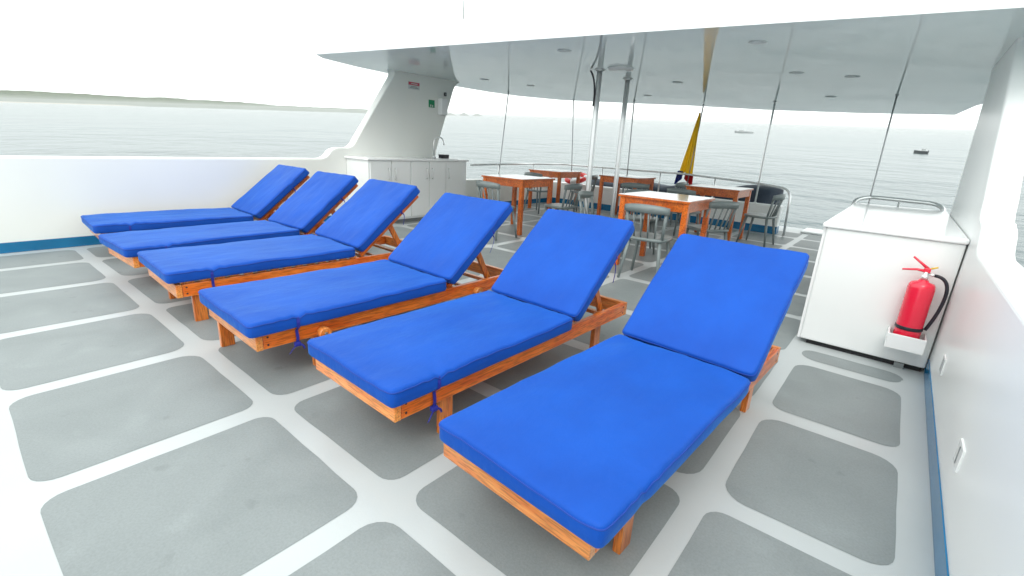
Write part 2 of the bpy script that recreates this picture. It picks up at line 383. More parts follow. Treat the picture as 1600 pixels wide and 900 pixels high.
# ------------------------------------------------------------------ roof
outline = [(-6.52, 3.62), (-1.69, 3.92), (.30, 4.08), (.86, 4.13), (.92, 6.0), (.62, 9.0), (.50, 9.6), (.36, 11.2), (-.91, 11.22), (-2.47, 10.9), (-3.76, 10.22), (-5.26, 9.74), (-6.40, 9.28), (-6.95, 8.55), (-7.16, 7.8), (-7.22, 6.8), (-7.15, 5.4), (-6.98, 4.5), (-6.75, 3.85)]
root = empty('hardtop_roof', (-3.0, 6.5, 2.22)); tag(root, 'large white hardtop roof with a glossy mirror-like underside over the tables', 'roof')
bm = bmesh.new()
lo = [bm.verts.new((x + 3, y - 6.5, roof_z(x) - 2.22)) for x, y in outline]
mid = [bm.verts.new((x + 3, y - 6.5, roof_z(x) - 2.22 + .20)) for x, y in outline]
cx, cy = -3.0, 7.0
hi = [bm.verts.new(((x - cx) * .985 + cx + 3, (y - cy) * .985 + cy - 6.5, roof_z(x) - 2.22 + .245)) for x, y in outline]
n = len(outline)
for i in range(n):
    k = (i + 1) % n
    bm.faces.new((lo[i], lo[k], mid[k], mid[i])); bm.faces.new((mid[i], mid[k], hi[k], hi[i]))
bm.faces.new(hi)
link('roof_shell', bm_mesh('roof_shell', bm), M['gel'], root)
bm = bmesh.new()
# the underside is a sheet of its own just above the shell's lower rim
bm.faces.new([bm.verts.new((x + 3, y - 6.5, roof_z(x) - 2.22 + .002)) for x, y in outline])
link('underside', bm_mesh('underside', bm), M['ceil'], root)
for (x, y) in ((-3.01, 4.39), (-5.74, 6.12), (-5.41, 6.95), (-2.75, 6.82), (-1.21, 4.56), (-1.2, 6.24), (-.72, 6.6), (-1.13, 8.52), (-3.9, 8.4)):
    z = roof_z(x) - 2.22
    dl = lathe('downlight', [(.070, -.004), (.070, .0), (.072, .001)], M['lamp_trim'], root, 24, (x + 3, y - 6.5, z))
    lathe('lamp_lens', [(.052, -.0055), (.054, -.003)], M['lens'], dl, 20, (x + 3, y - 6.5, z))
x, y = -2.97, 5.56; z = roof_z(x) - 2.22
dl = lathe('dome_light', [(.10, -.035), (.145, -.022), (.155, .0), (.156, .001)], M['white_lam'], root, 28, (x + 3, y - 6.5, z))
lathe('trim_ring', [(.160, -.008), (.160, .0005)], M['steel'], dl, 28, (x + 3, y - 6.5, z))
ant = empty('whip_antenna', (-4.35, 4.25, roof_z(-4.35) + .24)); tag(ant, 'thin grey whip antenna standing on the roof', 'antenna')
lathe('antenna_base', [(.03, 0), (.03, .04), (.012, .06)], M['white_lam'], ant, 12)
tube('antenna_rod', [(0, 0, .05), (.03, .0, 1.6)], [.007, .004], M['sign_grey'], ant, 6)
nl = empty('roof_fitting', (-2.42, 4.5, roof_z(-2.42) + .24)); tag(nl, 'small grey fitting on top of the roof', 'fitting')
lathe('fitting_foot', [(.02, 0), (.02, .05)], M['sign_grey'], nl, 10)
lathe('fitting_head', [(.03, .05), (.05, .07), (.045, .10), (.01, .12)], M['sign_white'], nl, 14)

# ------------------------------------------------------------------ support poles and stanchions
def pole(name, label, base, top, r, cat='pole', group=None, flange=True, m='steel'):
    root = empty(name, base); tag(root, label, cat, group)
    d = Vector(top) - Vector(base)
    tube('shaft', [(0, 0, 0), d * .25, d * .5, d * .75, d], r, M[m], root, 14)
    if flange:
        lathe('base_flange', [(r * 2.1, 0), (r * 2.1, .008), (r * 1.3, .02)], M[m], root, 16)
        lathe('top_flange', [(r * 1.3, -.02), (r * 2.0, -.006), (r * 2.0, .0)], M[m], root, 16, tuple(d))
    return root
pa = pole('support_pole', 'thick steel roof pole on the left with a black cable at its top', (-3.28, 5.6, 0), (-3.28, 5.6, roof_z(-3.28)), .034, group='roof support poles')
tube('cable', bez((-.11, -.04, 2.22), (-.01, -.03, 2.10), (-.03, -.03, 1.80), 8), .012, M['black'], pa, 8)
pole('support_pole', 'thick steel roof pole standing just right of the cabled pole', (-3.29, 6.39, 0), (-3.29, 6.39, roof_z(-3.29)), .034, group='roof support poles')
G = 'thin roof stanchions'
pole('stanchion', 'thin bent stanchion on the left, between rail and roof beside the sink counter', (-6.50, 7.44, .58), (-6.62, 7.78, roof_z(-6.62)), .010, 'stanchion', G, m='dark_steel')
pole('stanchion', 'thin stanchion just left of the cabled pole', (-5.98, 9.42, .50), (-6.0, 9.25, roof_z(-6.0)), .010, 'stanchion', G, m='dark_steel')
pole('stanchion', 'thin stanchion just right of the two thick poles', (-4.60, 9.42, .50), (-4.60, 9.32, roof_z(-4.6)), .012, 'stanchion', G, m='dark_steel')
pole('stanchion', 'stanchion rising beside the dark covered dinghy, right of the flag', (-2.04, 9.42, .50), (-2.02, 9.30, roof_z(-2.02)), .015, 'stanchion', G, m='steel')
pole('stanchion', 'rightmost thin stanchion, behind the white cabinet', (-.345, 8.3, 0), (-.365, 8.3, roof_z(-.36)), .010, 'stanchion', G, m='dark_steel')

# rails
ra = empty('aft_rail', (-4.0, 9.45, .5)); tag(ra, 'long bent steel handrail around the stern', 'railing')
pts = [(-2.50, -2.85, .37), (-2.50, -.9, .40), (-2.20, -.03, .41), (.6, -.03, .41), (1.95, -.03, .35), (2.50, -.09, .30), (2.545, -.17, -.49)]
tube('handrail', rounded(pts, .18, 6), .019, M['steel'], ra, 12)
for (x, y, z) in ((-2.50, -2.0, .385), (-2.50, -.85, .40), (-1.2, -.03, .41), (.12, -.03, .41), (1.2, -.03, .385)):
    tube('rail_post', [(x, y, .0 if y > -.1 else .08), (x, y, z)], .014, M['steel'], ra, 10)

# ------------------------------------------------------------------ sink counter, faucet, signs
ct = empty('sink_counter', (-6.29, 5.0, 0)); tag(ct, 'white cupboard counter with sink below the left pillar', 'counter')
box('body', (-.295, -.96, .06), (.27, 1.02, .955), M['door'], ct)
box('plinth', (-.295, -.93, 0), (.22, 1.0, .06), M['sign_grey'], ct)
box('countertop', (-.297, -.99, .955), (.31, 1.05, .985), M['white_lam'], ct, bev=.006)
ds = [(4.06, 4.43, 1), (4.435, 4.79, -1), (4.80, 5.165, 1), (5.17, 5.53, -1), (5.535, 6.01, -1)]
for y0, y1, sd_ in ds:
    d = box('door', (.271, y0 - 5 + .004, .09), (.289, y1 - 5 - .004, .945), M['door'], ct, bev=.003)
    hy = (y1 - 5 - .055) if sd_ > 0 else (y0 - 5 + .055)
    tube('handle', rounded([(.289, hy, .68), (.318, hy, .68), (.318, hy, .84), (.289, hy, .84)], .012, 4), .007, M['steel'], d, 8)
sk = box('sink_basin', (-.18, .45, .9855), (.20, .88, .990), M['steel'], ct, bev=.002)
box('basin_hollow', (-.15, .48, .9902), (.17, .85, .9915), M['dark_steel'], sk)
fa = empty('faucet', (-6.36, 5.58, .99)); tag(fa, 'curved steel faucet standing on the white counter', 'faucet')
lathe('faucet_base', [(.03, -.004), (.03, .02), (.016, .04)], M['steel'], fa, 14)
tube('spout', [(0, 0, .03), (0, -.01, .22)] + bez((0, -.01, .22), (0, .0, .36), (.05, .10, .34), 8)[1:] + bez((.05, .10, .34), (.07, .16, .32), (.07, .16, .22), 5)[1:], .011, M['steel'], fa, 8)
tube('lever', [(0, 0, .04), (.04, -.06, .075)], .007, M['steel'], fa, 6)
dr = empty('dish_box', (-6.30, 5.75, .99)); tag(dr, 'small dark box beside the faucet on the counter', 'box')
box('box_body', (-.06, -.07, .0025), (.06, .07, .055), M['black'], dr, bev=.006)
box('box_lid', (-.064, -.074, .055), (.064, .074, .065), M['sign_grey'], dr, bev=.003)

sg = empty('notice_sign', (XL + .004, 5.34, 2.115)); tag(sg, 'small red and white notice sign high on the left pillar', 'sign')
box('board', (-.002, -.115, -.055), (.003, .115, .055), M['sign_white'], sg)
box('red_field', (.0032, -.113, .008), (.0045, .113, .053), M['sign_red'], sg)
for k, (a, b2) in enumerate(((-.07, .06), (-.085, .09))): box('text_line', (.0032, a, -.018 - k * .02), (.0042, b2, -.008 - k * .02), M['sign_grey'], sg)
box('text_line', (.0047, -.06, .024), (.0055, .07, .036), M['sign_white'], sg)
sg = empty('safety_sign', (XL + .004, 5.72, 1.877)); tag(sg, 'small green safety sign on the left pillar', 'sign')
box('board', (-.002, -.065, -.06), (.003, .065, .06), M['sign_green'], sg)
box('pictogram', (.0032, -.035, -.05), (.0042, -.012, -.015), M['sign_white'], sg); box('pictogram', (.0032, .008, -.05), (.0042, .03, -.02), M['sign_white'], sg)
td = empty('towel_dispenser', (XL, 5.93, 1.86)); tag(td, 'white towel dispenser on the aft side of the left pillar', 'dispenser')
box('dispenser_body', (.001, -.075, -.15), (.11, .075, .12), M['white_lam'], td, bev=.02, seg=3)
box('paper_slot', (.03, -.055, -.1515), (.08, .055, -.149), M['sign_grey'], td)
bx_ = empty('wall_switch', (XL, 6.02, 2.06)); tag(bx_, 'small black switch box above the towel dispenser', 'switch')
box('switch_body', (.001, -.022, -.03), (.03, .022, .03), M['black'], bx_, bev=.005)
box('switch_key', (.03, -.01, -.015), (.034, .01, .015), M['sign_grey'], bx_)

# ------------------------------------------------------------------ white cabinet, its rail, extinguisher
cb = empty('deck_cabinet', (0, 3.82, 0)); tag(cb, 'large white deck cabinet at the right carrying the fire extinguisher', 'cabinet')
box('cabinet_body', (-.352, 0, .035), (.353, 2.35, .845), M['door'], cb, bev=.01)
box('plinth', (-.31, .03, 0.0), (.34, 2.3, .036), M['gap_shade'], cb)  # near-black strip: shade of the gap under the cabinet put into the colour
box('side_trim', (-.372, .02, .03), (-.353, 2.34, .84), M['white_lam'], cb, bev=.004)
box('lid', (-.378, -.022, .846), (.3585, 2.38, .880), M['white_lam'], cb, bev=.012, seg=3)
box('foot_block', (.20, -.006, .0), (.25, .05, .034), M['sign_grey'], cb)
cr_ = empty('cabinet_rail', (0, 6.32, 0)); tag(cr_, 'low steel guard rail behind the white cabinet', 'railing')
tube('handrail', rounded([(-.40, -.10, .0), (-.40, -.1, .90), (-.28, .1, .938), (.26, .1, .928), (.345, .0, .89), (.345, .0, .60)], .09, 6), .020, M['steel'], cr_, 12)
tube('rail_post', [(-.02, .1, .0), (-.02, .1, .93)], .010, M['steel'], cr_, 8)

br_ = empty('extinguisher_bracket', (.215, 3.82, .172)); tag(br_, 'white box bracket under the red fire extinguisher', 'bracket')
box('bracket_front', (-.098, -.178, 0), (.092, -.166, .095), M['white_lam'], br_, bev=.003)
box('bracket_side', (-.098, -.165, 0), (-.088, -.001, .095), M['white_lam'], br_, bev=.002); box('bracket_side', (.082, -.165, 0), (.092, -.001, .095), M['white_lam'], br_, bev=.002)
box('bracket_floor', (-.0875, -.165, .002), (.0815, -.001, .02), M['white_lam'], br_)
fe = empty('fire_extinguisher', (.210, 3.737, .195)); fe.scale = (.92, .92, .93); tag(fe, 'red fire extinguisher with black hose on the white cabinet', 'extinguisher')
lathe('cylinder', [(.060, 0), (.071, .012), (.073, .03), (.073, .395), (.070, .415), (.060, .430), (.030, .440), (.024, .452)], M['red'], fe, 32)
lathe('base_band', [(.0745, .108), (.0765, .112), (.0765, .128), (.0745, .132)], M['black'], fe, 32)
lathe('valve', [(.020, .452), (.020, .480), (.014, .484), (.014, .505)], M['steel'], fe, 16)
bm = bmesh.new(); add_box(bm, (-.016, -.012, .500), (.02, .012, .530), bev=.004)
link('valve_head', bm_mesh('vh', bm), M['red'], fe)
tube('carry_lever', [(.0, 0, .508), (-.05, 0, .512), (-.125, -.005, .500)], [.010, .008, .006], M['red'], fe, 8)
tube('squeeze_lever', [(.005, 0, .525), (-.035, 0, .555), (-.085, -.005, .592)], [.010, .008, .006], M['red'], fe, 8)
tube('safety_pin', [(.015, -.004, .528), (.05, -.01, .545)], .006, M['yellow_plastic'], fe, 6)
tube('hose_coupling', [(.015, 0, .490), (.05, 0, .488)], .010, M['steel'], fe, 8)
hp = bez((.045, 0, .488), (.130, -.01, .49), (.128, -.01, .36), 9) + bez((.128, -.01, .36), (.124, -.01, .25), (.083, -.015, .125), 8)[1:]
tube('hose', hp, .0105, M['black'], fe, 10)

# ------------------------------------------------------------------ dining tables and chairs
def make_table():
    root = empty('dining_table'); H, W = .815, .80; h = W / 2
    box('tabletop', (-h, -h, H - .006), (h, h, H), M['white_lam'], root, bev=.002)
    box('top_edging', (-h - .004, -h - .004, H - .028), (h + .004, h + .004, H - .006), M['table_wood'], root, bev=.003)
    for sx_, sy_ in ((-1, -1), (1, -1), (1, 1), (-1, 1)):
        x, y = sx_ * (h - .045), sy_ * (h - .045)
        box('leg', (x - .03, y - .03, 0), (x + .03, y + .03, H - .0285), M['table_wood'], root, bev=.006)
    a = h - .076
    for k in range(4):
        lo, hi = ((-a, -h + .022, H - .125), (a, -h + .042, H - .029)) if k % 2 == 0 else ((-h + .022, -a, H - .125), (-h + .042, a, H - .029))
        s = -1 if k >= 2 else 1
        lo2 = [lo[0] * s, lo[1] * s, lo[2]]; hi2 = [hi[0] * s, hi[1] * s, hi[2]]
        box('apron_board', tuple(min(p, q) for p, q in zip(lo2, hi2)), tuple(max(p, q) for p, q in zip(lo2, hi2)), M['table_wood'], root, bev=.003)
    return root
def make_chair():
    """faces +Y, back at -Y"""
    root = empty('spindle_chair')
    bm = bmesh.new(); n = 28
    def ring(s, z): return [bm.verts.new((.215 * s * math.copysign(abs(math.cos(a)) ** .55, math.cos(a)), .205 * s * math.copysign(abs(math.sin(a)) ** .55, math.sin(a)), z)) for a in [2 * math.pi * k / n for k in range(n)]]
    rs = [ring(.90, .415), ring(1.0, .423), ring(1.0, .442), ring(.96, .450), ring(.6, .442), ring(.25, .438)]
    for a, b in zip(rs, rs[1:]):
        for k in range(n):
            f = bm.faces.new((a[k], a[(k + 1) % n], b[(k + 1) % n], b[k])); f.smooth = True
    bm.faces.new(rs[0][::-1]); bm.faces.new(rs[-1])
    link('seat', bm_mesh('seat', bm), M['grey_plastic'], root)
    for sx_ in (-1, 1):
        for sy_ in (-1, 1):
            tube('leg', [(sx_ * .155, sy_ * .145, .418), (sx_ * .205, sy_ * .205, 0)], [.021, .013], M['grey_plastic'], root, 10)
    # curved top rail
    bm = bmesh.new(); k = 12; prev = None; first = None
    for i in range(k + 1):
        u = -1 + 2 * i / k; x = u * .225; y = -.255 + .06 * u * u; hh = .042 * (1 - .25 * abs(u) ** 3); zc = .745 - .012 * u * u
        vs = [bm.verts.new(c) for c in ((x, y - .011, zc - hh), (x, y + .011, zc - hh), (x, y + .007, zc + hh), (x, y - .014, zc + hh))]
        if prev:
            for q in range(4):
                f = bm.faces.new((prev[q], prev[(q + 1) % 4], vs[(q + 1) % 4], vs[q])); f.smooth = True
        else: bm.faces.new(vs[::-1])
        prev = vs
    bm.faces.new(prev)
    link('top_rail', bm_mesh('top_rail', bm), M['grey_plastic'], root)
    for i in range(6):
        u = -1 + 2 * i / 5; wdt = .016 if i in (0, 5) else .009
        tube('spindle', [(u * .175, -.17 + .02 * u * u, .44), (u * .195, -.255 + .058 * u * u, .72)], wdt, M['grey_plastic'], root, 8)
    return root
tb = make_table()
TABLES = [(-4.60, 5.74, 'white-topped orange table nearest the sink counter, front left of the group'),
          (-5.75, 8.40, 'white-topped orange table in the far left corner by the rail'),
          (-4.20, 8.62, 'white-topped orange table at the back middle, behind the two thick poles'),
          (-2.05, 5.26, 'white-topped orange table nearest the loungers, in front of the others'),
          (-2.26, 7.90, 'white-topped orange table at the back right, beside the flag')]
for i, (x, y, lb) in enumerate(TABLES):
    o = tb if i == 0 else copy_tree(tb); o.location = (x, y, 0); tag(o, lb, 'table', 'dining tables under the roof')
chs = make_chair()
CHAIRS = [(-4.36, 5.00, -4, 'grey spindle chair in front of the table nearest the sink counter'),
          (-3.93, 5.95, 90, 'grey spindle chair on the right side of the table nearest the sink counter'),
          (-5.08, 8.45, 95, 'grey spindle chair on the right side of the far left corner table'),
          (-5.65, 7.72, -4, 'grey spindle chair in front of the far left corner table'),
          (-3.50, 7.55, 20, 'grey spindle chair in front of the back middle table, seen behind the poles'),
          (-3.42, 8.85, 88, 'grey spindle chair on the right side of the back middle table'),
          (-1.93, 4.62, 6, 'grey spindle chair with its back to the loungers, at the front table'),
          (-1.74, 5.85, 58, 'grey spindle chair on the right side of the front table'),
          (-2.62, 5.90, -150, 'grey spindle chair tucked behind the front table'),
          (-2.72, 4.98, -80, 'grey spindle chair on the left side of the front table, by the thick poles'),
          (-2.55, 7.30, -6, 'grey spindle chair in front of the back right table'),
          (-1.62, 8.00, 84, 'grey spindle chair at the right end, by the back right table and aft bulwark')]
for i, (x, y, a, lb) in enumerate(CHAIRS):
    o = chs if i == 0 else copy_tree(chs); o.location = (x, y, 0); o.rotation_euler = (0, 0, R(a)); tag(o, lb, 'chair', 'grey spindle chairs')

# ------------------------------------------------------------------ flag, dinghy, lifebuoy behind the rail
fs = empty('flag_staff', (-3.32, 9.40, .50)); tag(fs, 'thin flag staff leaning on the stern rail', 'flagstaff')
tube('staff', [(0, 0, 0), (-.02, .30, 1.68)], .012, M['dark_steel'], fs, 8)
lathe('staff_cap', [(.004, 1.68), (.02, 1.69), (.02, 1.71), (.004, 1.725)], M['steel'], fs, 10, (-.02, .30, 0))
fl = empty('flag', (-3.33, 9.62, 2.0)); tag(fl, 'limp yellow, blue and red flag hanging from the stern staff', 'flag')
def flag_part(name, m, z0, z1, a0, a1, n=14, k=20):
    """pleated cloth hanging: width grows downwards, folds along its width"""
    vv, ff = [], []
    for i in range(n + 1):
        z = z0 + (z1 - z0) * i / n; q = min(1, max(0, -(z + .0) / 1.28)); wd = .03 + .29 * q ** .8
        for j in range(k + 1):
            u = a0 + (a1 - a0) * j / k
            x = -.03 - q * .05 + wd * (u - .5) * 1.0 + .010 * math.sin(q * 5 + u * 3)
            y = -q * .17 + .045 * q * math.sin(u * 15.5 + q * 1.5) + .02 * math.sin(u * 7)
            zz = z - .07 * q * math.cos(u * 6.5) * (i / n)
            vv.append((x, y, zz))
    for i in range(n):
        for j in range(k): a = i * (k + 1) + j; ff.append((a, a + 1, a + k + 2, a + k + 1))
    o = link(name, mesh(name, vv, ff), M[m], fl, smooth=True)
    md = o.modifiers.new('thickness', 'SOLIDIFY'); md.thickness = .003
    return o
flag_part('yellow_field', 'flag_yellow', .05, -1.12, .0, 1.0, 26, 28)
flag_part('blue_stripe', 'flag_blue', -1.04, -1.24, -.06, .34)
flag_part('red_stripe', 'flag_red', -1.10, -1.24, .55, 1.06)

dg = empty('covered_dinghy', (-3.9, 10.12, 0)); tag(dg, 'dark navy canvas-covered dinghy lying behind the stern rail', 'dinghy')
vv, ff = [], []; n, k = 26, 14
for i in range(n + 1):
    u = i / n; x = -2.05 + 4.15 * u
    e = min(1, (u * 5 + .15)) * min(1, (1 - u) * 14 + .55)
    h = .58 + .20 * u ** 2 + .035 * math.sin(u * 23); wd = .40 * e
    for j in range(k):
        a = 2 * math.pi * j / k; c, s = math.cos(a), math.sin(a)
        z = .42 + (h - .40) * (abs(s) ** .7) * (1 if s > 0 else 0) + (.30 * s if s < 0 else 0)
        vv.append((x + (.10 * (z - .42) if u > .9 else 0), wd * math.copysign(abs(c) ** .6, c) + .012 * noise.noise(Vector((u * 14, j, 0))), z * (.92 + .08 * e) + .015 * noise.noise(Vector((u * 18, j * .7, 3)))))
for i in range(n):
    for j in range(k): ff.append((i * k + j, i * k + (j + 1) % k, (i + 1) * k + (j + 1) % k, (i + 1) * k + j))
ff.append(tuple(range(k))[::-1]); ff.append(tuple(n * k + j for j in range(k)))
link('canvas_cover', mesh('canvas_cover', vv, ff), M['tarp'], dg, smooth=True)
for x in (-1.4, .0, 1.4): box('cradle', (x - .06, -.28, 0), (x + .06, .28, .16), M['sign_grey'], dg, bev=.01)
lb_ = empty('lifebuoy', (-5.88, 9.47, .50)); tag(lb_, 'red and white lifebuoy on the aft bulwark behind the far left table', 'lifebuoy')
for k0 in range(8):
    bm = bmesh.new(); a0 = k0 * 45; sp = 33 if k0 % 2 == 0 else 57
    a0 = (k0 // 2) * 90 + (0 if k0 % 2 == 0 else 34); sp = 34 if k0 % 2 == 0 else 56
    add_tube(bm, [(.22 * math.cos(R(a0 + sp * q / 8)), -.02 + .20 * math.sin(R(a0 + sp * q / 8)), .125 + .075 * math.sin(R(a0 + sp * q / 8))) for q in range(9)], .05, 12)
    link('white_band' if k0 % 2 == 0 else 'red_segment', bm_mesh('seg', bm), M['white_lam'] if k0 % 2 == 0 else M['ring_red'], lb_)

# ------------------------------------------------------------------ small boats on the water
M['hull_dark'] = new_mat('dark_hull', (.03, .04, .045), .5); M['hull_white'] = new_mat('pale_hull', (.45, .47, .47), .4)
def hull(name, L, W, H, m, parent):
    vv, ff = [], []; n = 12
    for i in range(n + 1):
        u = i / n; wd = W / 2 * (1 if u < .55 else max(.02, 1 - ((u - .55) / .45) ** 2)); sh = H * (1 + .35 * max(0, u - .5))
        x = -L / 2 + L * u
        vv += [(x, -wd, sh), (x, -wd * .7, .0), (x, 0, -.25 * H), (x, wd * .7, 0), (x, wd, sh)]
    for i in range(n):
        for j in range(4): a = i * 5 + j; ff.append((a, a + 1, a + 6, a + 5))
        ff.append((i * 5, i * 5 + 5, i * 5 + 9, i * 5 + 4))
    ff.append((0, 4, 3, 2, 1)); ff.append(tuple(n * 5 + j for j in range(5)))
    return link(name, mesh(name, vv, ff), m, parent, smooth=False)
def sea_pt(x, y):
    d = px_ray(x, y); tt = (SEA_O - EYE).dot(SEA_N) / d.dot(SEA_N); return SEA_M.inverted() @ (EYE + d * tt)
def boat(name, label, xy, L, W, H, m, head):
    root = empty(name); p_ = sea_pt(*xy)
    root.matrix_world = SEA_M @ Matrix.Translation(p_) @ Matrix.Rotation(R(head), 4, 'Z'); tag(root, label, 'boat')
    hull('hull', L, W, H, M[m], root)
    box('cabin', (-L * .30, -W * .3, H * .9), (-L * .02, W * .3, H * 1.9), M['hull_white'], root, bev=.03 * H)
    box('engine', (-L * .54, -W * .1, H * .1), (-L * .49, W * .1, H * 1.3), M['hull_dark'], root)
    return root
boat('skiff', 'small dark skiff out on the water at the right', (1438, 240), 2.7, 1.1, .62, 'hull_dark', 168)
boat('fishing_boat', 'faint low fishing boat near the horizon right of the flag', (1163, 208), 12.0, 2.6, .9, 'hull_white', -20)

# ------------------------------------------------------------------ sun loungers
def cushion_mesh(name, W, L, T, pinch=(), seed=0.0, puff=.012, flat0=False):
    """box cushion with rounded top edge; y from 0 to L, bottom at z = 0"""
    r = .015
    def line(n, length):
        e = [0, .002, .006, .011, .018, .045]
        m = [.045 + (length - .09) * i / n for i in range(1, n)]
        return e + m + [length - q for q in e[::-1]]
    xs = [x - W / 2 for x in line(20, W)]; ys = line(int(L / .035), L)
    nx, ny = len(xs), len(ys); vv, ff = [], []; Rc = .03
    def plan(x, y):
        ax, ay = W / 2 - Rc, L / 2 - Rc; yy = y - L / 2
        if abs(x) > ax and abs(yy) > ay:
            dx, dy = abs(x) - ax, abs(yy) - ay; l = max(dx, dy); h = math.hypot(dx, dy)
            if h > 1e-9: dx, dy = dx / h * l, dy / h * l
            x = math.copysign(ax + dx, x); yy = math.copysign(ay + dy, yy)
        return x, yy + L / 2
    def shape(x, y, top):
        d = min(W / 2 - abs(x), y, L - y); px_, py_ = plan(x, y)
        u, v = x / (W / 2), (y - L / 2) / (L / 2)
        c = max(0.0, r - d)
        if top:
            z = T - r + math.sqrt(max(0, r * r - c * c))
            z += puff * (1 - u ** 4) * (1 - v ** 4) - .010 * math.exp(-((x / .2) ** 2 + ((y - L * .62) / (L * .28)) ** 2))
            z += .004 * math.sin(x * 26 + y * 5 + seed) * noise.noise(Vector((x * 3, y * 5 + seed, 2.0))) * math.exp(-(L - y) / .16) + .004 * noise.noise(Vector((x * 20 - y * 8, y * 4 + seed, seed))) * math.exp(-d / .06)
            z += .007 * noise.noise(Vector((x * 4 + seed, y * 3, seed))) + .004 * noise.noise(Vector((x * 13 + seed, y * 9, seed * 2)))
        else:
            z = r - math.sqrt(max(0, r * r - c * c))
        for sx_, py0 in pinch:                 # a tied cord pulls the edge in and down
            g = math.exp(-((y - py0) / .026) ** 2); ed = math.exp(-(W / 2 - sx_ * x) / .06)
            if top: z -= .013 * g * ed + .0075 * math.sin((y - py0) * 95) * math.exp(-((y - py0) / .10) ** 2) * math.exp(-(W / 2 - sx_ * x) / .12)
            px_ -= sx_ * .006 * g * ed
        px_ += .003 * noise.noise(Vector((0, y * 5, seed + sx_off(x)))) * (1 if d < .03 else 0)
        return (px_, py_, z)
    def sx_off(x): return 3.0 if x > 0 else 7.0
    for y in ys:
        for x in xs: vv.append(shape(x, y, True))
    nb = len(vv)
    for y in ys:
        for x in xs: vv.append(shape(x, y, False))
    idx = lambda i, j: j * nx + i
    for j in range(ny - 1):
        for i in range(nx - 1):
            ff.append((idx(i, j), idx(i + 1, j), idx(i + 1, j + 1), idx(i, j + 1)))
            ff.append((nb + idx(i, j), nb + idx(i, j + 1), nb + idx(i + 1, j + 1), nb + idx(i + 1, j)))
    ring = [idx(i, 0) for i in range(nx)] + [idx(nx - 1, j) for j in range(1, ny)] + [idx(i, ny - 1) for i in range(nx - 2, -1, -1)] + [idx(0, j) for j in range(ny - 2, 0, -1)]
    for a, b in zip(ring, ring[1:] + ring[:1]): ff.append((a, a + nb, b + nb, b))
    me = mesh(name, vv, ff)
    pts = [Vector(vv[a]) for a in ring]
    return me, pts
def ribbon(name, pts, width, side, parent, m='strap'):
    """flat strap along pts, width measured along the vector side"""
    s = Vector(side).normalized() * width / 2; bm = bmesh.new(); prev = None
    pts = [Vector(p_) for p_ in pts]
    for p_ in pts:
        cur = [bm.verts.new(p_ - s), bm.verts.new(p_ + s)]
        if prev: bm.faces.new((prev[0], prev[1], cur[1], cur[0]))
        prev = cur
    o = link(name, bm_mesh(name, bm), M[m], parent)
    md = o.modifiers.new('thickness', 'SOLIDIFY'); md.thickness = .003; md.offset = 1
    return o
slat_me = None
